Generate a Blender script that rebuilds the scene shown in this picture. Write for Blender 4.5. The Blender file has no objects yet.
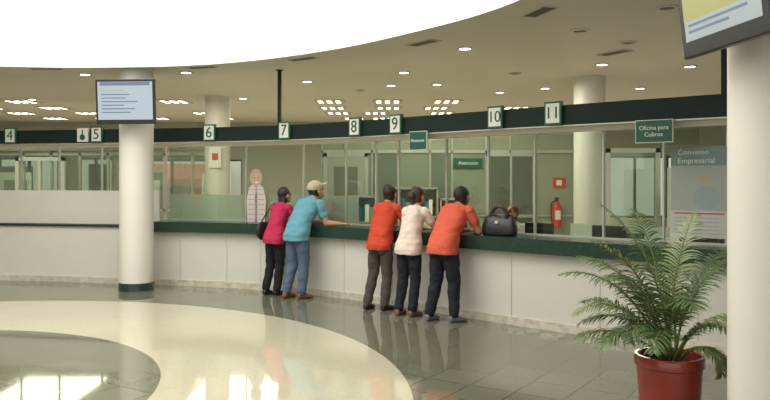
import bpy, bmesh, math, random
from mathutils import Vector, Matrix
from mathutils.bvhtree import BVHTree
random.seed(7)
scene=bpy.context.scene
scene.view_settings.view_transform='Standard'
F=750.0; CH=1.7; HOR=180.0; CEIL=3.4
CX,CY=-4.6,5.75
def wpx(px,d): return (px-385)/F*d
def ceil_pt(px,py):
    d=(CEIL-CH)*F/(HOR-py); return wpx(px,d),d

# ---------------- materials ----------------
def mat(name,col,rough=0.5,metal=0.0,emis=None,es=0.0,bump=0.0,bscale=20,var=0.0,spec=None,coat=0):
    m=bpy.data.materials.new(name); m.use_nodes=True
    nt=m.node_tree; b=nt.nodes['Principled BSDF']
    b.inputs['Base Color'].default_value=(*col,1); b.inputs['Roughness'].default_value=rough
    b.inputs['Metallic'].default_value=metal
    if coat: b.inputs['Coat Weight'].default_value=coat
    if spec is not None: b.inputs['Specular IOR Level'].default_value=spec
    if emis: b.inputs['Emission Color'].default_value=(*emis,1); b.inputs['Emission Strength'].default_value=es
    tc=nt.nodes.new('ShaderNodeTexCoord'); n=nt.nodes.new('ShaderNodeTexNoise'); n.inputs['Scale'].default_value=bscale; n.inputs['Detail'].default_value=3
    nt.links.new(tc.outputs['Object'],n.inputs['Vector'])
    if var>0:
        mr=nt.nodes.new('ShaderNodeMapRange'); mr.inputs['To Min'].default_value=1-var; mr.inputs['To Max'].default_value=1+var
        nt.links.new(n.outputs['Fac'],mr.inputs['Value'])
        mx=nt.nodes.new('ShaderNodeVectorMath'); mx.operation='SCALE'; mx.inputs[0].default_value=col
        nt.links.new(mr.outputs['Result'],mx.inputs['Scale']); nt.links.new(mx.outputs['Vector'],b.inputs['Base Color'])
    if bump>0:
        bp=nt.nodes.new('ShaderNodeBump'); bp.inputs['Strength'].default_value=bump; bp.inputs['Distance'].default_value=0.02
        nt.links.new(n.outputs['Fac'],bp.inputs['Height']); nt.links.new(bp.outputs['Normal'],b.inputs['Normal'])
    return m
def glassmat(name,tint,refl=0.12,milk=0.0,milkcol=(.8,.8,.75)):
    m=bpy.data.materials.new(name); m.use_nodes=True; nt=m.node_tree; nt.nodes.clear()
    o=nt.nodes.new('ShaderNodeOutputMaterial'); t=nt.nodes.new('ShaderNodeBsdfTransparent'); t.inputs['Color'].default_value=(*tint,1)
    g=nt.nodes.new('ShaderNodeBsdfGlossy'); g.inputs['Roughness'].default_value=0.02
    mx=nt.nodes.new('ShaderNodeMixShader'); lw=nt.nodes.new('ShaderNodeLayerWeight'); lw.inputs['Blend'].default_value=0.25
    ma=nt.nodes.new('ShaderNodeMath'); ma.operation='MULTIPLY_ADD'; ma.inputs[1].default_value=0.6; ma.inputs[2].default_value=refl*0.6
    nt.links.new(lw.outputs['Fresnel'],ma.inputs[0]); nt.links.new(ma.outputs[0],mx.inputs[0])
    nt.links.new(t.outputs[0],mx.inputs[1]); nt.links.new(g.outputs[0],mx.inputs[2])
    out=mx
    if milk>0:
        d=nt.nodes.new('ShaderNodeBsdfDiffuse'); d.inputs['Color'].default_value=(*milkcol,1)
        m2=nt.nodes.new('ShaderNodeMixShader'); m2.inputs[0].default_value=milk
        nt.links.new(mx.outputs[0],m2.inputs[1]); nt.links.new(d.outputs[0],m2.inputs[2]); out=m2
    nt.links.new(out.outputs[0],o.inputs['Surface']); return m

M_white=mat('paint_white',(.68,.66,.59),.45,var=.04,bscale=3)
M_fascia=mat('fascia_white',(.9,.9,.87),.6)
M_ceil=mat('ceiling_paint',(.68,.63,.52),.5,var=.04,bscale=1.5)
M_panel=mat('counter_laminate',(.60,.585,.52),.35,var=.03,bscale=4)
M_slab=mat('green_marble_counter',(.020,.045,.033),.22,var=.5,bscale=25)
M_beam=mat('dark_green_metal',(.010,.022,.020),.5,spec=.2)
M_steel=mat('brushed_steel',(.78,.73,.62),.28,metal=.45,bump=.6,bscale=12,var=.45)
M_alu=mat('aluminium',(.5,.5,.44),.4,metal=.5)
M_dark=mat('dark_trim',(.03,.03,.03),.4)
M_black=mat('black_plastic',(.012,.012,.013),.3)
M_blk_leather=mat('black_leather',(.01,.01,.012),.35,bump=.3,bscale=60)
M_sign=mat('sign_green',(.008,.085,.055),.4)
M_signw=mat('sign_white',(.72,.73,.67),.4)
M_num=mat('number_green',(.01,.09,.05),.5)
M_lamp=mat('lamp_emission',(1,1,1),.5,emis=(1,.93,.78),es=9)
M_grille=mat('grille_emission',(1,1,1),.5,emis=(1,.9,.68),es=6)
M_ring=mat('lamp_ring',(.6,.57,.5),.4,metal=.3)
M_vent=mat('vent_brown',(.16,.14,.11),.5)
M_wallg=mat('office_wall',(.29,.305,.225),.5,var=.08,bscale=2)
M_wallb=mat('back_wall_paint',(.36,.36,.29),.6)
M_pane_d=mat('partition_pane_dark',(.15,.17,.125),.25,var=.15,bscale=2)
M_pane_m=mat('partition_pane_mid',(.22,.25,.18),.25,var=.15,bscale=2)
M_red=mat('extinguisher_red',(.6,.03,.02),.3)
M_glass=glassmat('clear_glass',(.88,.93,.88))
M_milk=glassmat('frosted_glass',(.85,.9,.85),milk=.4)
M_milk2=glassmat('partition_glass',(.80,.86,.80),refl=.12,milk=.10,milkcol=(.6,.63,.55))
M_orange=mat('awning_orange',(.62,.19,.10),.6)
M_outw=mat('street_facade',(.8,.78,.72),.8)
M_pot=mat('terracotta_glazed',(.33,.038,.025),.25,coat=.4,var=.1,bscale=6)
M_soil=mat('soil',(.03,.02,.012),.9,bump=.8,bscale=80)
M_leaf=mat('palm_leaf',(.070,.125,.035),.45,var=.4,bscale=9)
M_leaf2=mat('palm_leaf_light',(.17,.22,.075),.45,var=.3,bscale=9)
M_dry=mat('palm_dry',(.26,.17,.08),.7)
M_stem=mat('palm_stem',(.14,.15,.05),.5,var=.3,bscale=20)
M_scr=mat('screen_grey',(.02,.02,.02),.2,emis=(.5,.58,.66),es=.9)
M_scrt=mat('screen_text',(.02,.02,.02),.4,emis=(.2,.28,.4),es=.7)
M_scry=mat('screen_yellow',(.02,.02,.02),.2,emis=(.50,.49,.14),es=.8)
M_scrw=mat('screen_white',(.02,.02,.02),.2,emis=(.50,.56,.54),es=.8)

# ---------------- basic builders ----------------
def link(ob,parent=None):
    scene.collection.objects.link(ob)
    if parent: ob.parent=parent
    return ob
def empty(name,M=None):
    e=bpy.data.objects.new(name,None); e.empty_display_size=.2; link(e)
    if M is not None: e.matrix_world=M
    return e
def mesh_obj(name,verts,faces,m,parent=None,smooth=False,mats=None,idx=None):
    me=bpy.data.meshes.new(name); me.from_pydata([tuple(v) for v in verts],[],faces)
    for mm in (mats or [m]): me.materials.append(mm)
    if idx:
        for p,i in zip(me.polygons,idx): p.material_index=i
    bm=bmesh.new(); bm.from_mesh(me); bmesh.ops.recalc_face_normals(bm,faces=bm.faces); bm.to_mesh(me); bm.free()
    if smooth:
        for p in me.polygons: p.use_smooth=True
    return link(bpy.data.objects.new(name,me),parent)
def boxgeo(x0,x1,y0,y1,z0,z1):
    v=[(x,y,z) for x in (x0,x1) for y in (y0,y1) for z in (z0,z1)]
    f=[(0,1,3,2),(4,6,7,5),(0,4,5,1),(2,3,7,6),(0,2,6,4),(1,5,7,3)]
    return v,f
def box(name,x0,x1,y0,y1,z0,z1,m,parent=None,bev=0):
    v,f=boxgeo(x0,x1,y0,y1,z0,z1); o=mesh_obj(name,v,f,m,parent)
    if bev:
        b=o.modifiers.new('b','BEVEL'); b.width=bev; b.segments=3
    return o
def boxes(name,lst,m,parent=None):
    V=[];Fc=[]
    for l in lst:
        v,f=boxgeo(*l); n=len(V); V+=v; Fc+=[tuple(i+n for i in q) for q in f]
    return mesh_obj(name,V,Fc,m,parent)
def lathe(name,prof,m,parent=None,seg=48,loc=(0,0,0)):
    V=[];Fc=[]
    for r,z in prof:
        for k in range(seg):
            a=2*math.pi*k/seg; V.append((loc[0]+r*math.cos(a),loc[1]+r*math.sin(a),loc[2]+z))
    n=len(prof)
    for i in range(n-1):
        for k in range(seg):
            k2=(k+1)%seg; Fc.append((i*seg+k,i*seg+k2,(i+1)*seg+k2,(i+1)*seg+k))
    Fc.append(tuple(range(seg))); Fc.append(tuple((n-1)*seg+k for k in range(seg)))
    o=mesh_obj(name,V,Fc,m,parent,smooth=True)
    e=o.modifiers.new('e','EDGE_SPLIT'); e.split_angle=math.radians(40)
    return o
def text(name,body,size,loc,m,parent,ext=.002):
    c=bpy.data.curves.new(name,'FONT'); c.body=body; c.size=size; c.align_x='CENTER'; c.align_y='CENTER'; c.extrude=ext
    c.materials.append(m); o=bpy.data.objects.new(name,c); link(o,parent); o.location=loc; o.rotation_euler=(math.pi/2,0,0); return o
def tubegeo(pts,rad,seg=10):
    pts=[Vector(p) for p in pts]; V=[];Fc=[]
    ref=None
    for i,p in enumerate(pts):
        t=(pts[min(i+1,len(pts)-1)]-pts[max(i-1,0)]).normalized()
        if ref is None:
            ref=Vector((1,0,0)) if abs(t.x)<.8 else Vector((0,0,1))
        a=(ref-t*ref.dot(t)).normalized(); ref=a; b=t.cross(a)
        for k in range(seg):
            th=2*math.pi*k/seg; V.append(p+(a*math.cos(th)+b*math.sin(th))*rad[i])
    n=len(pts)
    for i in range(n-1):
        for k in range(seg):
            k2=(k+1)%seg; Fc.append((i*seg+k,i*seg+k2,(i+1)*seg+k2,(i+1)*seg+k))
    Fc.append(tuple(range(seg))); Fc.append(tuple((n-1)*seg+k for k in range(seg)))
    return V,Fc
def tube(name,pts,r,m,parent=None,seg=10):
    rad=r if isinstance(r,list) else [r]*len(pts)
    v,f=tubegeo(pts,rad,seg); return mesh_obj(name,v,f,m,parent,smooth=True)

# ---------------- counter curve ----------------
ctrl=[(-12.5,12.0),(-10.3,12.8),(-8.5,12.95),(-6.54,12.75),(-4.43,12.32),(-2.95,11.97),(-1.78,11.54),(-.65,10.8),(.2,10.04),(1.37,8.92),(2.31,8.07),(3.3,7.24),(4.3,6.4),(5.5,5.4),(7,4.2)]
def cr(p0,p1,p2,p3,t):
    return 0.5*((2*p1)+(p2-p0)*t+(2*p0-5*p1+4*p2-p3)*t*t+(3*p1-p0-3*p2+p3)*t**3)
C=[]
cv=[Vector(p) for p in ctrl]
for i in range(1,len(cv)-2):
    for k in range(24): C.append(cr(cv[i-1],cv[i],cv[i+1],cv[i+2],k/24))
C.append(cv[-2])
for _ in range(60):
    C=[C[0]]+[(C[i-1]+2*C[i]+C[i+1])/4 for i in range(1,len(C)-1)]+[C[-1]]
def nrm(i):
    t=(C[min(i+1,len(C)-1)]-C[max(i-1,0)]).normalized(); return t,Vector((-t.y,t.x))
def cpx(p): return 385+F*p.x/p.y
PXS=[cpx(p) for p in C]
def frame(px,off=0,z=0):
    i=min(range(len(C)),key=lambda i:abs(cpx(C[i]+nrm(i)[1]*off)-px)); t,n=nrm(i); p=C[i]+n*off
    M=Matrix(((t.x,n.x,0,p.x),(t.y,n.y,0,p.y),(0,0,1,z),(0,0,0,1))); return M
def strip(name,a,b,o0,o1,z0,z1,m,parent=None):
    ids=[i for i in range(len(C)) if a<=PXS[i]<=b]; V=[];Fc=[]
    for i in ids:
        n=nrm(i)[1]; p=C[i]+n*o0; q=C[i]+n*o1
        V+=[(p.x,p.y,z0),(q.x,q.y,z0),(q.x,q.y,z1),(p.x,p.y,z1)]
    for k in range(len(ids)-1):
        for j in range(4):
            j2=(j+1)%4; Fc.append((k*4+j,k*4+j2,k*4+4+j2,k*4+4+j))
    Fc.append((0,1,2,3)); e=(len(ids)-1)*4; Fc.append((e,e+1,e+2,e+3))
    return mesh_obj(name,V,Fc,m,parent)

# ---------------- floor ----------------
def floormat():
    m=bpy.data.materials.new('polished_floor'); m.use_nodes=True; nt=m.node_tree; b=nt.nodes['Principled BSDF']
    N=nt.nodes.new; L=nt.links.new
    tc=N('ShaderNodeTexCoord')
    mp=N('ShaderNodeMapping'); mp.inputs['Rotation'].default_value=(0,0,math.radians(33)); L(tc.outputs['Object'],mp.inputs['Vector'])
    br=N('ShaderNodeTexBrick'); br.offset=0; br.inputs['Scale'].default_value=1; br.inputs['Brick Width'].default_value=.4; br.inputs['Row Height'].default_value=.4
    br.inputs['Mortar Size'].default_value=.006; br.inputs['Mortar Smooth'].default_value=.2
    br.inputs['Color1'].default_value=(.130,.134,.092,1); br.inputs['Color2'].default_value=(.150,.152,.106,1); br.inputs['Mortar'].default_value=(.06,.062,.045,1)
    L(mp.outputs[0],br.inputs['Vector'])
    br2=N('ShaderNodeTexBrick'); br2.offset=0; br2.inputs['Scale'].default_value=1; br2.inputs['Brick Width'].default_value=.6; br2.inputs['Row Height'].default_value=.6
    br2.inputs['Mortar Size'].default_value=.003; br2.inputs['Color1'].default_value=(.44,.415,.31,1); br2.inputs['Color2'].default_value=(.46,.435,.325,1); br2.inputs['Mortar'].default_value=(.39,.37,.27,1)
    L(mp.outputs[0],br2.inputs['Vector'])
    ds=N('ShaderNodeVectorMath'); ds.operation='DISTANCE'; ds.inputs[1].default_value=(CX,CY,0); L(tc.outputs['Object'],ds.inputs[0])
    lt=N('ShaderNodeMath'); lt.operation='LESS_THAN'; lt.inputs[1].default_value=4.82; L(ds.outputs['Value'],lt.inputs[0])
    gt=N('ShaderNodeMath'); gt.operation='GREATER_THAN'; gt.inputs[1].default_value=2.76; L(ds.outputs['Value'],gt.inputs[0])
    mu=N('ShaderNodeMath'); mu.operation='MULTIPLY'; L(lt.outputs[0],mu.inputs[0]); L(gt.outputs[0],mu.inputs[1])
    mx=N('ShaderNodeMix'); mx.data_type='RGBA'; L(mu.outputs[0],mx.inputs['Factor']); L(br.outputs['Color'],mx.inputs['A']); L(br2.outputs['Color'],mx.inputs['B'])
    no=N('ShaderNodeTexNoise'); no.inputs['Scale'].default_value=30; no.inputs['Detail'].default_value=5; L(tc.outputs['Object'],no.inputs['Vector'])
    mr=N('ShaderNodeMapRange'); mr.inputs['To Min'].default_value=.85; mr.inputs['To Max'].default_value=1.15; L(no.outputs['Fac'],mr.inputs['Value'])
    sc=N('ShaderNodeVectorMath'); sc.operation='SCALE'; L(mx.outputs['Result'],sc.inputs[0]); L(mr.outputs[0],sc.inputs['Scale'])
    L(sc.outputs['Vector'],b.inputs['Base Color'])
    b.inputs['Roughness'].default_value=.05; b.inputs['IOR'].default_value=1.5
    return m
box('floor',-14,11,-6,22,-.1,0,floormat())
ids=[i for i in range(len(C))]
V=[];
for i in ids:
    p=C[i]+nrm(i)[1]*.3; V.append((p.x,p.y,.004))
V+=[(11,5,.004),(11,22,.004),(-14,22,.004),(-14,13,.004)]
mesh_obj('floor_office',V,[tuple(range(len(V)))],mat('office_floor_tile',(.55,.51,.42),.25,var=.05))
box('street_ground',-30,30,22.2,60,-.2,-.1,mat('asphalt',(.4,.39,.36),.9))

# ---------------- ceiling with round atrium ----------------
edge=[]
rk=[(-180,6.3),(-90,6.3),(-30,6.4),(0,6.15),(13,6.0),(18,5.87),(31,5.6),(51,5.52),(70,5.55),(86,5.46),(100,5.45),(180,5.9)]
def rr(d):
    for (a,ra),(b,rb) in zip(rk,rk[1:]):
        if a<=d<=b:
            t=(d-a)/(b-a); return ra+(rb-ra)*(t*t*(3-2*t))
    return 5.5
NE=180
R=[rr(-180+360*k/NE) for k in range(NE)]
for _ in range(12): R=[(R[k-1]+R[k]*2+R[(k+1)%NE])/4 for k in range(NE)]
for k in range(NE):
    a=math.radians(-180+360*k/NE); edge.append((CX+R[k]*math.cos(a),CY+R[k]*math.sin(a),a))
def clampr(x,y,a):
    ts=[]
    c,s=math.cos(a),math.sin(a)
    if c>1e-6: ts.append((11-x)/c)
    if c<-1e-6: ts.append((-14-x)/c)
    if s>1e-6: ts.append((22-y)/s)
    if s<-1e-6: ts.append((-6-y)/s)
    t=min([t for t in ts if t>-1e-6]); return x+c*t,y+s*t
V=[];Fc=[]
for x,y,a in edge:
    X,Y=clampr(x,y,a); V+=[(x,y,CEIL),(X,Y,CEIL)]
for k in range(NE):
    k2=(k+1)%NE; Fc.append((2*k,2*k+1,2*k2+1,2*k2))
mesh_obj('ceiling',V,Fc,M_ceil)
V=[];Fc=[]
for x,y,a in edge: V+=[(x,y,CEIL-.02),(x,y,8.2)]
for k in range(NE):
    k2=(k+1)%NE; Fc.append((2*k,2*k+1,2*k2+1,2*k2))
fo=mesh_obj('wall_atrium_fascia',V,Fc,M_fascia,smooth=True)

# ---------------- walls ----------------
WN=0
def wall_open(name,axis,pos,th,a0,a1,z0,z1,ops,m,frame_m):
    global WN
    lst=[]; cur=a0
    def B(u0,u1,w0,w1,t0=0,t1=None):
        t1=th if t1 is None else t1
        return (u0,u1,pos+t0,pos+t1,w0,w1) if axis=='x' else (pos+t0,pos+t1,u0,u1,w0,w1)
    for (o0,o1,p0,p1) in ops:
        lst.append(B(cur,o0,z0,z1)); 
        if p0>z0: lst.append(B(o0,o1,z0,p0))
        lst.append(B(o0,o1,p1,z1)); cur=o1
    lst.append(B(cur,a1,z0,z1)); boxes(name,lst,m)
    for i,(o0,o1,p0,p1) in enumerate(ops):
        fr=[]; n=max(2,round((o1-o0)/.9))
        for k in range(n+1):
            u=o0+(o1-o0)*k/n; fr.append(B(u-.03,u+.03,p0,p1,.03,.12))
        fr.append(B(o0,o1,p0,p0+.05,.03,.12)); fr.append(B(o0,o1,p1-.05,p1,.03,.12))
        WN+=1; boxes('window_%d'%WN,fr,frame_m)
wall_open('wall_back','x',22,.2,-14,11,0,CEIL,[(-12.2,-9.6,.4,2.35),(-9.0,-8.0,.4,2.35),(-7.3,-4.2,.4,2.3),(6.4,10.2,.6,2.4)],M_wallb,M_dark)
boxes('wall_left',[(-14.2,-14,-6,22.2,0,CEIL)],M_wallb)
boxes('wall_right',[(11,11.2,-6,22.2,0,CEIL)],M_wallb)
aw=empty('street_shopfront')
box('facade',-20,20,33,33.3,-.1,6,M_outw,aw)
mesh_obj('awning',[(-11.2,31,1.75),(-7.0,31,1.75),(-7.0,33,2.4),(-11.2,33,2.4),(-11.2,31,1.5),(-7.0,31,1.5)],[(0,1,2,3),(0,1,5,4)],M_orange,aw)
boxes('banner',[(-10.6,-9.9,31.2,31.3,.6,1.4),(-8.1,-7.4,31.2,31.3,.6,1.35)],M_orange,aw)
boxes('doorway',[(-13,-12.2,32.9,33,-.1,2.4),(-5.5,-3,32.9,33,-.1,2.2),(-17,-15.5,32.9,33,-.1,2.3)],M_dark,aw)

# ---------------- service counter ----------------
sc_=empty('service_counter')
strip('front_panels',150,1100,0,.06,.09,.9,M_panel,sc_)
strip('counter_top',150,1100,-.11,.40,.865,1.03,M_slab,sc_)
strip('kick_plate',150,1100,-.012,0.05,0,.10,M_steel,sc_)
strip('back_body',150,1100,.06,.38,0.0,.865,M_panel,sc_)
for px in (180,228,262,300,345,392,450,513,600,700,800,900):
    e=empty('seam',frame(px,0,0)); e.parent=sc_
    box('seam_strip',-.004,.004,-.004,.0,.1,.865,M_alu,e)
lc=empty('low_counter')
strip('front_panels',-300,150,0,.06,.09,.93,M_panel,lc)
strip('counter_top',-300,150,-.04,.35,.93,.955,M_beam,lc)
strip('kick_plate',-300,150,-.012,.05,0,.10,M_steel,lc)
strip('screen_panel',-300,150,.30,.33,.955,1.52,M_white,lc)
bm_=empty('number_beam')
strip('beam',-300,1100,.05,.17,2.31,2.54,M_beam,bm_)
strip('light_rail',-300,1100,.20,.34,2.25,2.31,M_ceil,bm_)
strip('beam_lip',-300,1100,.04,.18,2.30,2.315,M_alu,bm_)
for i,px in enumerate((278,727,-40)):
    e=empty('support_pole',frame(px,.11,0)); e.parent=bm_
    box('pole_shaft',-.024,.024,-.024,.024,2.54,CEIL-.001,M_beam,e,bev=.006)
    box('pole_flange',-.045,.045,-.045,.045,CEIL-.015,CEIL-.001,M_beam,e)
gp=empty('glass_partition')
strip('glass',155,1100,.42,.43,1.03,2.3,M_glass,gp)
strip('frosted_band',155,340,.445,.45,1.03,1.46,M_milk,gp)
strip('glass_left',-300,150,.42,.43,1.52,2.3,M_glass,gp)
strip('sill_rail',155,1100,.405,.445,1.00,1.05,M_alu,gp)
for px in (-60,20,60,100,165,245,305,345,376,400,446,490,536,605,665,728,800):
    e=empty('post',frame(px,.425,0)); e.parent=gp
    box('mullion',-.010,.010,-.02,.02,1.03,2.3,M_alu,e)
for px,n in ((11,'4'),(97,'5'),(211,'6'),(286,'7'),(354,'8'),(395,'9'),(495,'10'),(553,'11')):
    e=empty('counter_number_sign',frame(px,.02,0))
    box('sign_plate',-.108,.108,-.02,.03,2.32,2.585,M_num,e,bev=.004)
    box('sign_face',-.085,.085,-.026,-.018,2.342,2.563,M_signw,e)
    text('digits',n,.24 if len(n)==1 else .19,(0,-.028,2.45),M_num,e,.003)
e=empty('accessibility_sign',frame(81,.02,0))
box('plate',-.1,.1,-.02,.02,2.335,2.56,M_signw,e)
lathe('wheel',[(.0,0),(.05,0),(.05,.006),(0,.006)],M_num,e).matrix_local=Matrix.Translation((0,-.021,2.41))@Matrix.Rotation(math.pi/2,4,'X')
box('figure',-.01,.01,-.027,-.02,2.43,2.53,M_num,e)
def hang_sign(name,px,w,z0,z1,lines,size):
    e=empty(name,frame(px,.0,0))
    box('border',-w/2-.008,w/2+.008,-.012,.012,z0-.008,z1+.008,M_signw,e)
    box('board',-w/2,w/2,-.018,.018,z0,z1,M_sign,e)
    for s in (-1,1): box('hanger',s*w*.35-.005,s*w*.35+.005,-.004,.04,z1,z1+.1 if z1<2.3 else z1+.03,M_dark,e)
    for k,l in enumerate(lines):
        zz=(z0+z1)/2+(len(lines)-1)*size*.55-k*size*1.1
        text('lettering',l,size,(0,-.021,zz),M_signw,e,.001)
hang_sign('pensions_sign',419.5,.28,2.10,2.33,['Pensiones'],.058)
hang_sign('payments_office_sign',656,.37,2.09,2.31,['Oficina para','Cobros'],.062)

# ---------------- columns ----------------
def column(px,d,r,z1=CEIL,X=None):
    X=wpx(px,d) if X is None else X
    e=empty('round_column',Matrix.Translation((X,d,0)))
    lathe('shaft',[(r,.11),(r,z1)],M_white,e,64)
    lathe('base_ring',[(r+.012,0),(r+.012,.12),(r,.125)],M_slab,e,64)
    return e
column(136.5,11.62,.255)
column(0,4.25,.27,X=2.235)
column(589.5,12.4,.255)
c3=column(217.5,15.4,.255)
e=empty('no_smoking_notice',Matrix.Translation((wpx(215,15.1),15.12,0)))
box('notice',-.12,.12,-.01,.01,1.95,2.35,M_signw,e); box('notice_mark',-.06,.06,-.013,-.01,2.1,2.24,M_red,e)

# ---------------- TVs ----------------
def tv(name,M,w,h,scr,extra,bz=.035):
    e=empty(name,M)
    box('bezel',-w/2,w/2,-.03,.03,-h/2,h/2,M_black,e,bev=.01)
    box('rear_housing',-w*.35,w*.35,.03,.08,-h*.35,h*.35,M_black,e,bev=.01)
    box('screen',-w/2+bz,w/2-bz,-.034,-.03,-h/2+bz+.03,h/2-bz,scr,e)
    for i,(x0,x1,z0,z1,m) in enumerate(extra):
        box('screen_content_%d'%i,x0*w,x1*w,-.036,-.034,z0*h,z1*h,m,e)
    return e
lines=[(-.42,.42,.36,.44,M_scrt),(-.40,-.02,.24,.27,M_scrw)]
for k in range(6): lines.append((-.40,-.40+random.uniform(.35,.75),.15-.08*k,.175-.08*k,M_scrt))
t1=tv('wall_television',Matrix.Translation((wpx(126,11.12),11.12,2.86))@Matrix.Rotation(math.radians(-4),4,'Z')@Matrix.Rotation(math.radians(4),4,'X'),.90,.66,M_scr,lines)
box('mount_arm',-.05,.05,.05,.26,-.05,.05,M_black,t1)
RM=Matrix.Translation((1.78,3.95,2.70))@Matrix.Rotation(math.radians(-84),4,'Z')@Matrix.Rotation(math.radians(6),4,'X')
t2=tv('wall_television',RM,.84,.60,M_scrw,[(-.43,.43,-.16,.41,M_scry),(-.38,.1,-.28,-.255,M_scrt),(-.38,.3,-.22,-.195,M_scrt),(-.1,.3,0,.3,M_scrt)],bz=.06)
box('mount_arm',-.12,-.04,.06,.20,-.05,.05,M_black,t2)

# ---------------- ceiling fittings ----------------
def downlight(x,y,on=True,r=.075):
    e=empty('downlight',Matrix.Translation((x,y,CEIL)))
    lathe('trim_ring',[(r+.03,-.001),(r+.03,-.012),(r,-.016),(r,-.004)],M_ring,e,24)
    lathe('lens',[(0.001,-.012),(r,-.012),(r,-.004)],M_lamp if on else M_dark,e,24)
for p in ((85,74),(186,72),(465,48),(404,72),(602,64),(690,66),(307,81),(391,85),(437,84),(243,98),(32,99),(150,97),(545,88),(500,92),(640,88)):
    downlight(*ceil_pt(*p))
for p in ((667,7),(628,42),(515,73),(580,30),(360,90)): downlight(*ceil_pt(*p),on=False)
for p in ((45,68),(200,66.5),(300,58),(420,42),(535,11),(612,52)):
    x,y=ceil_pt(*p); a=math.atan2(y-CY,x-CX)-math.pi/2
    x+=.05*math.cos(a+math.pi/2); y+=.05*math.sin(a+math.pi/2)
    e=empty('air_vent',Matrix.Translation((x,y,CEIL))@Matrix.Rotation(a,4,'Z'))
    boxes('vent_frame',[(-.24,.24,-.09,-.075,-.012,0),(-.24,.24,.075,.09,-.012,0),(-.24,-.225,-.075,.075,-.012,0),(.225,.24,-.075,.075,-.012,0)],M_ring,e)
    boxes('louvres',[(-.225,.225,-.07+.025*k,-.058+.025*k,-.008,0) for k in range(6)],M_vent,e)
    box('vent_void',-.225,.225,-.075,.075,-.003,-.001,M_dark,e)
for d in (16.2,17.6,19.0,20.6):
    for xx in (-9.2,-7.6,-6.0,-4.5,-1.0,-.0,1.3,3.1,5.2,7.4):
        x=xx+random.uniform(-.25,.25)
        if random.random()<.12: continue
        e=empty('louvred_ceiling_light',Matrix.Translation((x,d,CEIL)))
        box('housing',-.32,.32,-.32,.32,-.02,0,M_ring,e)
        boxes('lamp_cells',[(-.25+.19*i,-.15+.19*i,-.25+.19*j,-.19+.19*j,-.023,-.02) for i in range(3) for j in range(3)],M_grille,e)

# ---------------- office behind the counter ----------------
PW=14.0
boxes('wall_office_partition',[(-1.2,3.75,PW,PW+.12,0,2.75)],M_wallg)
tr=[]; pxs=(345,372,398,430,452,486,510,535,574)
for px in (322,)+pxs:
    x=wpx(px,PW); tr.append((x-.015,x+.015,PW-.03,PW,0,2.7))
tr.append((-1.2,3.75,PW-.03,PW,2.2,2.26)); tr.append((-1.2,3.75,PW-.03,PW,1.02,1.05))
boxes('trim_1',tr,M_alu)
pn=empty('glazed_office_panels')
for i,(a,b) in enumerate(zip(pxs,pxs[1:])):
    if a in (486,510,535): continue
    xa,xb=wpx(a,PW)+.03,wpx(b,PW)-.03
    box('pane_%d'%i,xa,xb,PW-.02,PW-.002,1.07,2.18,M_pane_d if i%2 else M_pane_m,pn)
d1=empty('door_1')
boxes('door_frame',[(-1.15,-1.08,PW-.05,PW-.0,0,2.2),(-.38,-.31,PW-.05,PW,0,2.2),(-1.15,-.31,PW-.05,PW,2.13,2.2)],M_alu,d1)
box('door_leaf',-1.08,-.38,PW-.04,PW-.01,0,2.13,mat('door_grey',(.36,.37,.30),.4),d1)
box('door_window',-.95,-.51,PW-.045,PW-.04,1.1,1.95,M_pane_d,d1)
box('door_handle',-.48,-.45,PW-.08,PW-.04,1,1.15,M_alu,d1)
d2=empty('door_2')
x0=wpx(486,PW)
boxes('door_frame',[(x0,x0+.06,PW-.05,PW,0,2.2),(x0+.86,x0+.92,PW-.05,PW,0,2.2),(x0,x0+.92,PW-.05,PW,2.14,2.2)],M_alu,d2)
box('door_leaf',x0+.06,x0+.86,PW-.04,PW-.01,0,2.14,mat('door_glass_dark',(.11,.12,.095),.15),d2)
boxes('door_bar',[(x0+.06,x0+.86,PW-.055,PW-.04,1.0,1.06),(x0+.44,x0+.48,PW-.055,PW-.04,0,2.14)],M_alu,d2)
e=empty('service_sign',Matrix.Translation((wpx(468,PW-.06),PW-.06,0)))
box('board',-.27,.27,-.01,.02,1.93,2.1,M_sign,e); text('lettering','Atencion',.1,(0,-.012,2.015),M_signw,e,.001)
e=empty('safety_notice',Matrix.Translation((wpx(559,PW-.02),PW-.02,0)))
box('plate',-.11,.11,-.01,.01,1.56,1.74,M_red,e); box('plate_symbol',-.05,.05,-.013,-.01,1.60,1.70,M_signw,e)
e=empty('fire_extinguisher',Matrix.Translation((wpx(557,13.85),13.87,.82)))
lathe('cylinder_body',[(.06,0),(.085,.02),(.085,.38),(.06,.45),(.03,.47),(.03,.5)],M_red,e,24)
box('valve_head',-.03,.03,-.03,.03,.5,.54,M_black,e); box('lever',-.02,.02,-.14,.03,.54,.56,M_black,e)
tube('hose',[(0,-.03,.52),(-.11,-.05,.46),(-.12,-.06,.25),(-.1,-.06,.1)],.013,M_black,e)
box('label',-.05,.05,-.09,-.083,.15,.32,M_signw,e); box('wall_hook',-.03,.03,.06,.13,.3,.4,M_dark,e)
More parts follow.
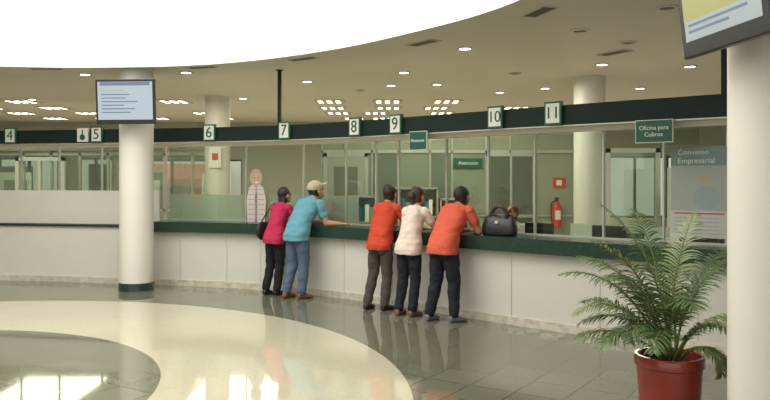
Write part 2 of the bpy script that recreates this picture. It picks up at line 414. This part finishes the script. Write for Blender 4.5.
def files(px,d,w,name='filing_shelf',z1=1.55,n=3):
    x=wpx(px,d); e=empty(name,Matrix.Translation((x,d,0)))
    boxes('shelf_frame',[(-w/2,-w/2+.03,0,.32,0,z1),(w/2-.03,w/2,0,.32,0,z1),(-w/2,w/2,.3,.32,0,z1)]+[(-w/2,w/2,0,.32,max(0,z1*k/n-.015),z1*k/n+.015) for k in range(n+1)],M_wallg,e)
    cols=[M_signw,M_dark,M_num,M_pane_m,mat('binder_blue',(.06,.1,.22),.5)]
    for k in range(n):
        q=-w/2+.05; j=0
        while q<w/2-.12:
            ww=random.uniform(.05,.09); box('binder_%d_%d'%(k,j),q,q+ww,.03,.28,z1*k/n+.016,z1*k/n+.016+random.uniform(.24,.32),random.choice(cols),e); q+=ww+.008; j+=1
files(416,13.5,.8); files(454,13.5,.5,z1=1.35)
files(362,13.5,.6,z1=1.4)
gl=empty('glazed_screen')
fr=[]
for k in range(10):
    x=-9.2+.62*k; fr.append((x-.025,x+.025,16.5,16.56,0,2.3))
fr+=[(-9.2,-3.8,16.5,16.56,2.24,2.34),(-9.2,-3.8,16.5,16.56,1.0,1.06)]
boxes('frame_bars',fr,M_alu,gl)
boxes('panes',[(-9.2,-3.8,16.52,16.535,1.06,2.24)],M_milk2,gl)
boxes('lower_panels',[(-9.2,-3.8,16.51,16.54,0,1.0)],M_wallg,gl)
boxes('header_panel',[(-9.2,-3.8,16.4,16.6,2.34,2.6)],M_wallg,gl)
d3=empty('door_3')
boxes('door_frame',[(-8.1,-8.02,16.42,16.5,0,2.2),(-7.1,-7.02,16.42,16.5,0,2.2),(-8.1,-7.02,16.42,16.5,2.12,2.2),(-7.6,-7.54,16.42,16.5,0,2.12)],M_signw,d3)
for i,x in enumerate((-9.6,-6.3,-4.6)):
    e=empty('display_stand',Matrix.Translation((x,19.5+.5*i,0)))
    box('stand_board',-.4,.4,-.02,.02,.6,1.9,(M_signw,M_pane_d,M_signw)[i],e); box('stand_post',-.03,.03,.02,.06,0,1.8,M_alu,e); box('stand_base',-.3,.3,-.15,.2,0,.03,M_dark,e)
    box('stand_print',-.3,.3,-.025,-.02,1.3,1.7,(M_pane_m,M_signw,M_orange)[i],e)
e=empty('promotional_cutout',frame(257,.36,.14))
def disc(name,cx,cz,rx,rz,y,m,par):
    vs=[(cx+rx*math.cos(2*math.pi*k/28),y,cz+rz*math.sin(2*math.pi*k/28)) for k in range(28)]
    mesh_obj(name,vs,[tuple(range(28))],m,par)
M_skinp=mat('print_skin',(.50,.34,.25),.6); M_shp=mat('print_shirt',(.60,.53,.49),.6); M_hairp=mat('print_hair',(.40,.34,.26),.6)
mesh_obj('printed_body',[(-.16,0,.89),(.16,0,.89),(.18,0,1.25),(.13,0,1.44),(.04,0,1.5),(-.04,0,1.5),(-.13,0,1.44),(-.18,0,1.23)],[(0,1,2,3,4,5,6,7)],M_shp,e)
boxes('printed_stripes',[(-.15,.15,-.004,-.002,.92+.08*i,.935+.08*i) for i in range(7)],mat('print_stripe',(.42,.33,.34),.6),e)
disc('printed_neck',0,1.48,.04,.06,-.003,M_skinp,e)
disc('printed_hair',0,1.60,.115,.14,-.002,M_hairp,e); disc('printed_face',0.01,1.57,.078,.11,-.004,M_skinp,e)
disc('printed_smile',0.01,1.52,.03,.012,-.006,M_signw,e); disc('printed_eye_l',-.02,1.59,.012,.008,-.006,M_dark,e); disc('printed_eye_r',.04,1.59,.012,.008,-.006,M_dark,e)
box('support_strut',-.02,.02,.0,.015,.89,1.4,M_dark,e)

def monitor(px,off,z,ang=0):
    M=frame(px,off,z)@Matrix.Rotation(ang,4,'Z'); e=empty('computer_monitor',M)
    box('shell',-.2,.2,-.03,.03,.1,.42,M_black,e,bev=.01); box('back_bulge',-.12,.12,-.07,-.03,.15,.36,M_black,e,bev=.02)
    box('panel',-.185,.185,.03,.033,.12,.40,M_scr,e)
    box('neck',-.025,.025,-.03,.0,.02,.14,M_black,e); box('stand_base',-.12,.12,-.09,.09,0,.02,M_black,e,bev=.008)
desk=empty('clerk_desk')
strip('desk_top',155,1100,.62,1.25,.70,.735,M_panel,desk)
strip('modesty_panel',155,1100,.62,.65,0,.70,M_panel,desk)
for px in (385,454,540,610,700): monitor(px,.9,.735,random.uniform(-.3,.3))
for px in (300,418,575,655):
    e=empty('desktop_printer',frame(px,.95,.735))
    box('printer_body',-.2,.2,-.16,.16,0,.26,M_panel,e,bev=.02); box('paper_tray',-.14,.14,.1,.13,.26,.42,M_signw,e); box('output_slot',-.15,.15,-.165,-.155,.08,.12,M_dark,e)
def chair(M,parent=None):
    e=empty('office_chair',M)
    if parent: e.name='chair'; e.parent=parent; e.matrix_parent_inverse=parent.matrix_world.inverted()
    box('seat',-.24,.24,-.23,.23,.44,.51,M_black,e,bev=.03); box('backrest',-.22,.22,.20,.26,.58,1.0,M_black,e,bev=.03)
    tube('back_stem',[(0,.15,.46),(0,.27,.48),(0,.27,.7)],.02,M_black,e); tube('gas_lift',[(0,0,.08),(0,0,.45)],.025,M_black,e)
    for k in range(5):
        a=2*math.pi*k/5; tube('leg_%d'%k,[(0,0,.11),(.28*math.cos(a),.28*math.sin(a),.07)],[.025,.015],M_black,e)
        lathe('castor_%d'%k,[(.001,0),(.025,.01),(.025,.05),(.001,.06)],M_dark,e,12,loc=(.28*math.cos(a),.28*math.sin(a),0))
    for s in (-1,1): tube('armrest_%d'%s,[(s*.24,-.1,.5),(s*.28,-.1,.68),(s*.28,.12,.68)],.02,M_black,e)
for px in (630,700): chair(frame(px,1.75,0)@Matrix.Rotation(random.uniform(-.1,.1),4,'Z'))

e=empty('promotional_poster',frame(699,.40,0))
M_pw=mat('poster_pale',(.33,.37,.34),.4); M_pt=mat('poster_teal',(.17,.25,.25),.4)
box('film',-.29,.29,-.005,0,1.1,2.05,M_pw,e)
box('header',-.29,.29,-.008,-.005,1.85,2.05,M_pt,e)
text('title','Convenio',.08,(-.06,-.01,1.99),M_signw,e,.001); text('subtitle','Empresarial',.08,(-.03,-.01,1.90),M_signw,e,.001)
disc('print_face',.06,1.70,.05,.07,-.007,mat('print_skin_pale',(.40,.34,.28),.5),e)
disc('print_torso',.07,1.52,.14,.12,-.0065,mat('poster_blue_shirt',(.28,.34,.36),.5),e)
boxes('print_footer',[(-.29,.29,-.009,-.0075,1.1,1.38)],mat('poster_white',(.5,.5,.46),.5),e)
boxes('print_lines',[(-.25,.2,-.011,-.009,1.14+.04*i,1.148+.04*i) for i in range(5)],mat('poster_grey',(.3,.32,.3),.5),e)
boxes('accent_line',[(-.25,.25,-.011,-.009,1.345,1.36)],mat('poster_red',(.4,.06,.08),.5),e)
d4=empty('door_4')
boxes('door_frame',[(3.80,3.88,12.9,13.0,0,2.25),(4.66,4.74,12.9,13.0,0,2.25),(3.80,4.74,12.9,13.0,2.17,2.25),(3.88,4.66,12.93,12.97,1.0,1.05)],M_signw,d4)
boxes('door_glass',[(3.88,4.66,12.945,12.955,1.05,2.17)],M_milk2,d4)
boxes('door_lower_panel',[(3.88,4.66,12.94,12.96,0,1.0)],M_signw,d4)
e=empty('filing_cabinet',Matrix.Translation((5.1,11.6,0)))
box('carcass',-.55,.45,0,.5,0,1.9,M_signw,e,bev=.01)
boxes('drawer_fronts',[(-.53,.43,-.015,0,.05+.36*i,.39+.36*i) for i in range(5)],M_panel,e)
boxes('handles',[(-.1,.1,-.035,-.015,.27+.36*i,.29+.36*i) for i in range(5)],M_alu,e)
e=empty('notice_board',Matrix.Translation((6.2,13.0,0)))
box('board',-.8,.8,0,.04,.9,2.1,M_signw,e); boxes('pinned_sheets',[(-.7+.35*i,-.45+.35*i,-.006,0,1.2,1.55) for i in range(4)],M_wallg,e); boxes('legs',[(-.75,-.7,.04,.08,0,2.1),(.7,.75,.04,.08,0,2.1)],M_alu,e)

# ---------------- handbag on counter ----------------
HB=frame(500,.10,1.03)@Matrix.Rotation(.2,4,'Z')
e=empty('handbag',HB)
V=[];Fc=[]
prof=[(0,.20,.08),(.03,.22,.09),(.12,.215,.08),(.20,.19,.055),(.235,.17,.03),(.245,.15,.01)]
for z,rx,ry in prof:
    for k in range(28):
        a=2*math.pi*k/28; c,s=math.cos(a),math.sin(a)
        V.append((rx*math.copysign(abs(c)**.6,c),ry*math.copysign(abs(s)**.6,s),z+(.015*math.cos(3*a) if z>.2 else 0)))
for i in range(len(prof)-1):
    for k in range(28):
        k2=(k+1)%28; Fc.append((i*28+k,i*28+k2,i*28+28+k2,i*28+28+k))
Fc.append(tuple(range(28))); Fc.append(tuple(range((len(prof)-1)*28,len(prof)*28)))
mesh_obj('bag_body',V,Fc,M_blk_leather,e,smooth=True)
for s in (-1,1):
    tube('handle_%d'%s,[(.11*math.cos(math.pi*t/12)*1,s*.035,.19+.16*math.sin(math.pi*t/12)) for t in range(13)],.011,M_blk_leather,e)
box('clasp',-.02,.02,-.09,-.075,.15,.18,M_steel,e)

# ---------------- potted palm ----------------
PP=Matrix.Translation((1.895,5.0,0)); e=empty('potted_palm',PP)
lathe('pot',[(.17,0),(.18,.01),(.208,.44),(.208,.46),(.222,.47),(.226,.53),(.22,.54),(.20,.54),(.195,.48)],M_pot,e,56)
lathe('soil_top',[(.198,.46),(.198,.485),(.001,.49)],M_soil,e,32)
LV=[];LF=[];LI=[];SV=[];SF=[]
def frond(az,el,L,droop,light,dry=False,base=(0,0),pet=.27,leafL=.19):
    n=34; p=Vector((base[0],base[1],.48)); pts=[p.copy()]; a=el
    for i in range(n):
        t=i/n; a-=droop*(0.25+1.6*t)/n
        d=Vector((math.cos(az)*math.cos(a),math.sin(az)*math.cos(a),math.sin(a))); p=p+d*L/n; pts.append(p.copy())
    rad=[.009*(1-.85*i/n)+.001 for i in range(n+1)]
    v,f=tubegeo(pts,rad,6); k=len(SV); SV.extend(v); SF.extend([tuple(q+k for q in ff) for ff in f])
    mi=2 if dry else (1 if light else 0)
    steps=40
    for j in range(steps):
        t=pet+(1-pet)*(j+.5)/steps; fi=t*n; i0=min(int(fi),n-1); P=pts[i0].lerp(pts[i0+1],fi-i0)
        T=(pts[i0+1]-pts[i0]).normalized(); S=T.cross(Vector((0,0,1))).normalized(); U=S.cross(T)
        prof=math.sin(math.pi*min(1,(t-pet)/(1-pet)*.85+.13))**.7
        for s in (-1,1):
            l=leafL*prof*random.uniform(.85,1.1); w=.0055*random.uniform(.8,1.2)
            D=(S*s*.8+T*.6+U*.15).normalized()+Vector([random.uniform(-.14,.14) for _ in range(3)])
            q=P.copy(); seg=4; k=len(LV); Wd=D.cross(U).normalized()
            for m_ in range(seg+1):
                u=m_/seg; ww=w*(math.sin(math.pi*(.15+.85*u))**.6 if m_<seg else .08)
                LV.append(q+Wd*ww); LV.append(q-Wd*ww)
                q=q+D.normalized()*l/seg; D=D+Vector((0,0,-.28 if not dry else -.5))
            for m_ in range(seg): LF.append((k+2*m_,k+2*m_+1,k+2*m_+3,k+2*m_+2)); LI.append(mi)
D=math.radians
specs=[(D(185),D(66),.85,1.8),(D(170),D(56),.78,1.6),(D(205),D(50),.78,1.7),(D(150),D(75),.98,1.2),(D(195),D(78),1.05,1.0),(D(100),D(82),1.16,.8),(D(75),D(76),.98,1.0),
(D(10),D(80),.88,1.0),(D(-25),D(70),.58,1.4),(D(240),D(60),.72,1.9),(D(300),D(70),.60,1.7),(D(215),D(80),.98,1.6),(D(40),D(86),1.08,.7),(D(180),D(42),.74,1.3),(D(270),D(78),.8,1.7),(D(130),D(60),.8,1.5),(D(165),D(84),1.2,.8),(D(190),D(70),.6,2.4),(D(225),D(72),.65,2.2),(D(175),D(74),1.0,1.5),(D(110),D(70),.85,1.3),(D(20),D(82),.98,1.2)]
for i,(az,el,L,dr) in enumerate(specs):
    frond(az,el,L,dr,i%4==0,base=(random.uniform(-.05,.05),random.uniform(-.04,.04)))
frond(D(315),D(60),.5,3.0,False,dry=True,base=(.03,-.05),leafL=.1)
frond(D(300),D(62),.52,3.2,True,base=(.03,-.05),leafL=.12)
mesh_obj('leaflets',LV,LF,None,e,mats=[M_leaf,M_leaf2,M_dry],idx=LI)
mesh_obj('frond_stems',SV,SF,M_stem,e,smooth=True)

# ---------------- people ----------------
def ell(c,r,R=None,seg=16,rings=10):
    V=[];Fc=[]; c=Vector(c)
    for i in range(rings+1):
        ph=math.pi*i/rings
        for k in range(seg):
            th=2*math.pi*k/seg; v=Vector((r[0]*math.sin(ph)*math.cos(th),r[1]*math.sin(ph)*math.sin(th),r[2]*math.cos(ph)))
            if R is not None: v=R@v
            V.append(c+v)
    for i in range(rings):
        for k in range(seg):
            k2=(k+1)%seg; Fc.append((i*seg+k,i*seg+k2,i*seg+seg+k2,i*seg+seg+k))
    return V,Fc
def limb(pts,rad,seg=14):
    pts=[Vector(p) for p in pts]
    P=[];Rr=[]
    t0=(pts[1]-pts[0]).normalized(); t1=(pts[-1]-pts[-2]).normalized()
    P+= [pts[0]-t0*rad[0]*.9, pts[0]-t0*rad[0]*.6]; Rr+=[rad[0]*.3,rad[0]*.78]
    for i in range(len(pts)): P.append(pts[i]); Rr.append(rad[i])
    P+= [pts[-1]+t1*rad[-1]*.6, pts[-1]+t1*rad[-1]*.9]; Rr+=[rad[-1]*.78,rad[-1]*.3]
    return tubegeo(P,Rr,seg)
def loft(secs,seg=24):
    V=[];Fc=[]
    for c,ax,ay,rx,ry in secs:
        for k in range(seg):
            th=2*math.pi*k/seg; cc,ss=math.cos(th),math.sin(th)
            V.append(c+ax*rx*math.copysign(abs(cc)**.85,cc)+ay*ry*math.copysign(abs(ss)**.85,ss))
    n=len(secs)
    for i in range(n-1):
        for k in range(seg):
            k2=(k+1)%seg; Fc.append((i*seg+k,i*seg+k2,i*seg+seg+k2,i*seg+seg+k))
    Fc.append(tuple(range(seg))); Fc.append(tuple((n-1)*seg+k for k in range(seg)))
    return V,Fc
def ik(a,c,l1,l2,pole):
    d=c-a; L=min(d.length,l1+l2-.001); dn=d.normalized(); x=(l1*l1-l2*l2+L*L)/(2*L); h=math.sqrt(max(0,l1*l1-x*x))
    pp=(pole-dn*pole.dot(dn)).normalized(); return a+dn*x+pp*h
M_skin=mat('skin',(.42,.22,.13),.55); M_lip=mat('lips',(.35,.1,.08),.5); M_eye=mat('eye_dark',(.02,.015,.01),.2)
M_hair=mat('hair_black',(.012,.009,.007),.5,bump=.5,bscale=90); M_hairb=mat('hair_brown',(.04,.022,.012),.5,bump=.5,bscale=90)
def cloth(n,c): return mat(n,c,.85,bump=1.0,bscale=8,var=.14,spec=.2)
def person(name,X,Y,ang,s,lean,hip_y,elbows,wrists,shirt,pants,shoe,hair=None,pz=None,feet=((-.11,0,.1),(.11,0,-.1)),head_yaw=0,head_pitch=0,
           style='short',cap=None,sleeve=.6,female=False,side=0.0,bag=False,girth=1.0):
    parts=[]
    def add(g,m): parts.append((g[0],g[1],m))
    hair=hair or M_hair
    seated=pz is not None
    X_=Vector((1,0,0)); pz=pz or .93*s
    P=Vector((side,hip_y,pz))
    g=girth
    def u(a): return Vector((0,math.sin(a),math.cos(a)))
    a1,a2,a3=lean*.55,lean*1.0,lean*1.25
    bk=Vector((0,-.022*s,0))
    pm=P-Vector((0,0,.12*s))+bk*1.2; p0=P-u(a1*.3)*.05*s+bk; p1=P+u(a1)*.03*s; p2=p1+u(a1)*.12*s; p3=p2+u(a2)*.13*s; p4=p3+u(a2)*.12*s; p5=p4+u(a3)*.09*s; p6=p5+u(a3)*.04*s
    hw=1.0 if not female else .9
    hipw=.178*(1.03 if female else 1.0)
    def sec(p,a,rx,ry): return (p,X_,Vector((0,math.cos(a),-math.sin(a))),rx*s*g,ry*s*g)
    wst=.145 if female else .168
    secs=[sec(p0,a1*.3,hipw*1.03,.148),sec(p1,a1,hipw,.138),sec(p2,a1,wst,.12),sec(p3,a2,wst+.01,.122),sec(p4,a2,.18*hw,.122),sec(p5,a3,.172*hw,.092),sec(p6,a3,.10*hw,.065)]
    if not seated: secs=[sec(pm,0,hipw*1.04,.146)]+secs
    add(loft(secs),shirt)
    for sx in (-1,1): add(ell(p4+Vector((sx*.08*s*hw,-.05*s,.02*s)),(.075*s,.07*s,.09*s)),shirt)
    if female:
        for sx in (-1,1): add(ell(p4+Vector((sx*.07*s,.085*s,-.03*s)),(.06*s,.055*s,.06*s)),shirt)
    shl=[p5+Vector((sx*.168*hw*s*g,0,-.025*s)) for sx in (-1,1)]
    nk=p5+u(a3)*.03*s
    hc=nk+Vector((0,math.sin(lean*.9)*.11+.025,math.cos(lean*.9)*.145))*s
    add(limb([p5,nk,hc-Vector((0,.01,.03))*s],[.066*s,.058*s,.056*s]),M_skin)
    add(limb([p5,nk],[.074*s,.066*s]),shirt)
    R=Matrix.Rotation(-head_yaw,3,'Z')@Matrix.Rotation(-head_pitch,3,'X')
    hs=s*1.06
    def H(o,r,m,rot=None):
        add(ell(hc+R@(Vector(o)*hs),[q*hs for q in r],R),m)
    H((0,-.01,.03),(.076,.095,.10),M_skin); H((0,.022,-.045),(.057,.068,.072),M_skin)
    H((0,.05,-.09),(.03,.03,.025),M_skin)
    H((0,.094,-.018),(.013,.02,.022),M_skin); H((0,.088,.005),(.009,.012,.03),M_skin)
    for sx in (-1,1):
        H((sx*.080,-.002,-.012),(.012,.02,.032),M_skin)
        H((sx*.031,.078,.008),(.014,.012,.009),M_eye)
        H((sx*.031,.083,.028),(.02,.009,.006),hair)
    H((0,.083,-.058),(.026,.012,.009),M_lip)
    H((0,-.022,.043),(.085,.10,.098),hair); H((0,-.045,-.02),(.076,.065,.075),hair)
    if style=='long':
        H((0,-.065,-.09),(.082,.05,.13),hair); H((0,-.05,-.05),(.088,.06,.09),hair)
    if style=='bun':
        H((0,-.125,.03),(.05,.05,.05),hair); H((0,-.115,-.03),(.035,.035,.06),hair); H((0,-.11,-.09),(.025,.025,.06),hair)
    if cap:
        H((0,-.012,.062),(.093,.11,.088),cap); 
        add(ell(hc+R@(Vector((0,.115,.062))*hs),(.075*s,.075*s,.010*s),R),cap)
        H((0,-.012,.15),(.012,.012,.008),cap)
    for sx,i in ((-1,0),(1,1)):
        sh=shl[i]; el=Vector(elbows[i]); wr=Vector(wrists[i])
        add(ell(sh,(.066*s,.066*s,.062*s)),shirt)
        q=sh.lerp(el,sleeve)
        if sleeve<1:
            add(limb([sh,sh.lerp(el,sleeve*.5),q],[.064*s,.064*s,.062*s]),shirt)
            add(limb([sh,sh.lerp(el,.6),el],[.05*s,.046*s,.042*s]),M_skin); add(ell(el,(.043*s,)*3),M_skin)
            add(limb([el,el.lerp(wr,.3),el.lerp(wr,.7),wr],[.041*s,.042*s,.034*s,.027*s]),M_skin)
        else:
            k=sleeve-1
            add(limb([sh,sh.lerp(el,.6),el],[.06*s,.053*s,.05*s]),shirt); add(ell(el,(.049*s,)*3),shirt)
            add(limb([el,el.lerp(wr,k)],[.048*s,.042*s]),shirt)
            add(limb([el,el.lerp(wr,.3),el.lerp(wr,.7),wr],[.038*s,.038*s,.032*s,.026*s]),M_skin)
        d=(wr-el).normalized(); d.z*=.2; d.normalize(); S=Vector((d.y,-d.x,0)).normalized(); U=Vector((0,0,1))
        pe=wr+d*.085*s-U*.004
        add(loft([(wr-d*.01,S,U,.024*s,.018*s),(wr+d*.03*s,S,U,.036*s,.017*s),(pe,S,U,.041*s,.013*s),(pe+d*.008,S,U,.036*s,.009*s)],16),M_skin)
        for f,(off,ln) in enumerate(((-.031,.062),(-.0105,.078),(.0105,.083),(.031,.07))):
            off*=sx*-1
            b=pe+S*off*s-d*.012; k1=b+(d+S*off*1.5)*ln*.45*s+U*.006*s; k2=k1+d*ln*.33*s-U*.010*s; k3=k2+d*ln*.24*s-U*.014*s
            add(limb([b,k1,k2,k3],[.0095*s,.009*s,.0085*s,.0075*s],8),M_skin)
        tb=wr+d*.025*s-S*sx*.022*s
        add(limb([tb,tb+d*.03*s-S*sx*.03*s,tb+d*.06*s-S*sx*.036*s-U*.006],[.013*s,.011*s,.009*s],8),M_skin)
    add(ell(P-Vector((0,0,.02*s)),(.165*s*g,.118*s*g,.13*s)),pants)
    for sx,i in ((-1,0),(1,1)):
        add(ell(P+Vector((sx*.072*s,-.052*s,-.09*s)),(.088*s*g,.085*s*g,.11*s)),pants)
        hj=P+Vector((sx*.088*s,0,-.05*s)); fx,fy,ty=feet[i]; an=Vector((fx,fy,.085*s))
        L=(an-hj).length; k=max(1.0,(.43+.41)*s/(L*1.006)) if not seated else 1
        kn=ik(hj,an,.43*s/k,.41*s/k,Vector((0,1,.0))) if not seated else ik(hj,an,.43*s,.41*s,Vector((0,1,.3)))
        add(limb([hj,hj.lerp(kn,.5),kn],[.098*s*g,.090*s*g,.074*s*g]),pants); add(ell(kn,(.073*s*g,)*3),pants)
        add(limb([kn,kn.lerp(an,.3),kn.lerp(an,.7),kn.lerp(an,.95)],[.072*s*g,.071*s*g,.066*s,.066*s]),pants)
        fd=Vector((-math.sin(ty),math.cos(ty),0)); fs=Vector((fd.y,-fd.x,0)); up=Vector((0,0,1))
        add(limb([an+up*.02,an-up*.03*s],[.036*s,.038*s]),shoe)
        hb=Vector((an.x,an.y,0))-fd*.055*s
        add(loft([(hb+up*.035*s-fd*.012*s,fs,up,.02*s,.025*s),(hb+up*.042*s,fs,up,.036*s,.041*s),(hb+fd*.08*s+up*.045*s,fs,up,.036*s,.045*s),(hb+fd*.16*s+up*.032*s,fs,up,.046*s,.031*s),(hb+fd*.215*s+up*.024*s,fs,up,.040*s,.023*s),(hb+fd*.245*s+up*.02*s,fs,up,.02*s,.014*s)],16),shoe)
    V=[];Fc=[];fm=[];mats=[]
    for v,f,m in parts:
        if m not in mats: mats.append(m)
        k=len(V); V+=[tuple(q) for q in v]; Fc+=[tuple(i+k for i in q) for q in f]; fm+=[mats.index(m)]*len(f)
    bvh=BVHTree.FromPolygons(V,Fc)
    me=bpy.data.meshes.new('tmp'); me.from_pydata(V,[],Fc)
    bm=bmesh.new(); bm.from_mesh(me); bmesh.ops.remove_doubles(bm,verts=bm.verts,dist=1e-5); bmesh.ops.recalc_face_normals(bm,faces=bm.faces); bm.to_mesh(me); bm.free()
    ob=bpy.data.objects.new('tmp',me); scene.collection.objects.link(ob)
    r=ob.modifiers.new('r','REMESH'); r.mode='VOXEL'; r.voxel_size=.0068; r.adaptivity=0
    sm=ob.modifiers.new('s','SMOOTH'); sm.factor=.5; sm.iterations=3
    dg=bpy.context.evaluated_depsgraph_get(); ev=ob.evaluated_get(dg); nm=bpy.data.meshes.new_from_object(ev)
    bpy.data.objects.remove(ob)
    nm.materials.clear()
    for m in mats: nm.materials.append(m)
    for p in nm.polygons:
        _,_,idx,_=bvh.find_nearest(p.center); p.material_index=fm[idx] if idx is not None else 0; p.use_smooth=True
    from mathutils import noise
    cl=set(mats.index(m) for m in (shirt,pants) if m in mats); vm={}
    for p in nm.polygons:
        for vi in p.vertices: vm.setdefault(vi,True); vm[vi]=vm[vi] and (p.material_index in cl)
    co=[v.co.copy() for v in nm.vertices]; no=[v.normal.copy() for v in nm.vertices]
    for i,v in enumerate(nm.vertices):
        if vm.get(i):
            q=co[i]; n1=noise.noise(Vector((q.x*6+3,q.y*6,q.z*11+X*7)))+.5*noise.noise(Vector((q.x*14,q.y*14+5,q.z*22)))
            v.co=q+no[i]*n1*.010
    nm.name=name
    o=bpy.data.objects.new(name,nm); link(o)
    o.matrix_world=Matrix.Translation((X,Y,0))@Matrix.Rotation(-ang,4,'Z')
    if bag:
        b=mesh_obj('shoulder_bag',*ell((-.235*s,hip_y-.04,1.0*s),(.05,.13,.14)),M_blk_leather,o,smooth=True)
        tube('bag_strap',[(-.235*s,hip_y-.1,1.1*s),tuple(shl[0]+Vector((-.02,-.05,.04))),tuple(shl[0]+Vector((0,0,.07*s))),tuple(shl[0]+Vector((-.03,.06,.02))),(-.235*s,hip_y+.05,1.1*s)],.01,M_blk_leather,o)
    return o
S_pink=cloth('shirt_magenta',(.42,.025,.08)); S_blue=cloth('shirt_light_blue',(.12,.30,.38)); S_or=cloth('shirt_orange_red',(.50,.06,.028))
S_wh=cloth('blouse_pinkish_white',(.66,.55,.49)); S_sal=cloth('polo_salmon',(.58,.105,.062))
J_blue=cloth('jeans_blue',(.09,.13,.19)); J_blk=cloth('trousers_black',(.015,.015,.017)); J_gry=cloth('trousers_grey',(.07,.065,.055)); J_dk=cloth('jeans_dark',(.018,.02,.027))
SH_b=mat('shoe_black',(.015,.013,.012),.4); SH_br=mat('shoe_brown',(.16,.08,.04),.5); SH_w=mat('shoe_grey',(.12,.13,.17),.5)
C_cap=mat('cap_beige',(.45,.40,.27),.8)
A=math.radians
person('woman_in_pink_shirt',-1.69,11.06,A(36),.94,A(20),.10,[(-.24,.32,1.07),(.22,.34,1.08)],[(-.07,.46,1.065),(.08,.50,1.065)],S_pink,J_blk,SH_b,style='long',female=True,sleeve=1.3,head_yaw=.25,head_pitch=-.15,bag=True,feet=((-.09,0,.1),(.08,.05,-.1)))
person('man_in_blue_shirt',-1.30,10.76,A(44),1.03,A(34),.06,[(-.25,.44,1.075),(.26,.38,1.075)],[(-.07,.56,1.065),(.42,.53,1.065)],S_blue,J_blue,SH_br,cap=C_cap,head_yaw=.3,head_pitch=-.3,girth=1.08,feet=((-.12,-.05,.2),(.10,.05,-.15)))
person('man_in_orange_shirt',-.12,9.80,A(38),.97,A(20),.10,[(-.24,.38,1.075),(.26,.40,1.075)],[(-.05,.53,1.065),(.09,.57,1.065)],S_or,J_gry,SH_b,head_yaw=-.1,head_pitch=-.2,feet=((-.13,-.02,.15),(.11,.05,-.1)))
person('woman_in_white_blouse',.25,9.38,A(38),.95,A(18),.09,[(-.22,.34,1.07),(.22,.36,1.07)],[(-.05,.50,1.065),(.07,.54,1.065)],S_wh,J_dk,SH_br,hair=M_hairb,style='bun',female=True,head_yaw=.1,head_pitch=-.15,sleeve=.55,feet=((-.10,0,.15),(.10,.02,-.1)))
person('man_in_salmon_polo',.64,9.00,A(46),1.0,A(34),.10,[(-.22,.48,1.075),(.25,.46,1.075)],[(-.03,.62,1.065),(.05,.63,1.065)],S_sal,J_dk,SH_w,head_yaw=-.1,head_pitch=-.25,girth=1.09,feet=((-.12,-.03,.1),(.16,.1,-.3)))
def clerk(px,off,shirt,name):
    M=frame(px,off,0); n=Vector((M[0][1],M[1][1])); a=math.atan2(-n.x,-n.y)
    o=person(name,M[0][3],M[1][3],a,.96,A(16),-.05,[(-.24,.12,.80),(.24,.12,.80)],[(-.12,.34,.78),(.12,.34,.78)],shirt,J_blk,SH_b,pz=.60,feet=((-.12,.42,0),(.12,.42,0)),head_pitch=-.5,style='short')
    chair(M,o)
clerk(333,1.65,cloth('clerk_shirt_dark',(.03,.04,.05)),'bank_clerk')
clerk(517,1.65,cloth('clerk_shirt_white',(.6,.6,.55)),'bank_clerk')

# ---------------- lights ----------------
def area(name,loc,size,energy,col=(1,1,1),rot=(0,0,0),sy=None):
    l=bpy.data.lights.new(name,'AREA'); l.size=size; l.energy=energy; l.color=col
    if sy: l.shape='RECTANGLE'; l.size_y=sy
    o=bpy.data.objects.new(name,l); link(o); o.location=loc; o.rotation_euler=rot; return o
area('skylight_daylight',(CX,CY,8.0),8,900,(1,.965,.88))
for x,y in ((-8,18),(-3.5,18),(1,18),(5.5,17.5)): area('office_ceiling_lamp',(x,y,3.3),2,110,(1,.94,.77))
for x,y in ((.5,12.3),(4.8,9.6),(-3.5,13.4),(1.9,12.0),(-8,14.5)): area('office_ceiling_lamp',(x,y,3.3),1.0,62,(1,.94,.77))
w=bpy.data.worlds.new('sky'); scene.world=w; w.use_nodes=True
bg=w.node_tree.nodes['Background']; bg.inputs['Color'].default_value=(1,.98,.915,1); bg.inputs['Strength'].default_value=1.42

cam=bpy.data.cameras.new('camera'); co=bpy.data.objects.new('camera',cam); link(co)
co.location=(0,0,CH); co.rotation_euler=(math.pi/2,0,0); cam.sensor_width=36; cam.lens=F/770*36; cam.shift_y=-20/770
scene.camera=co
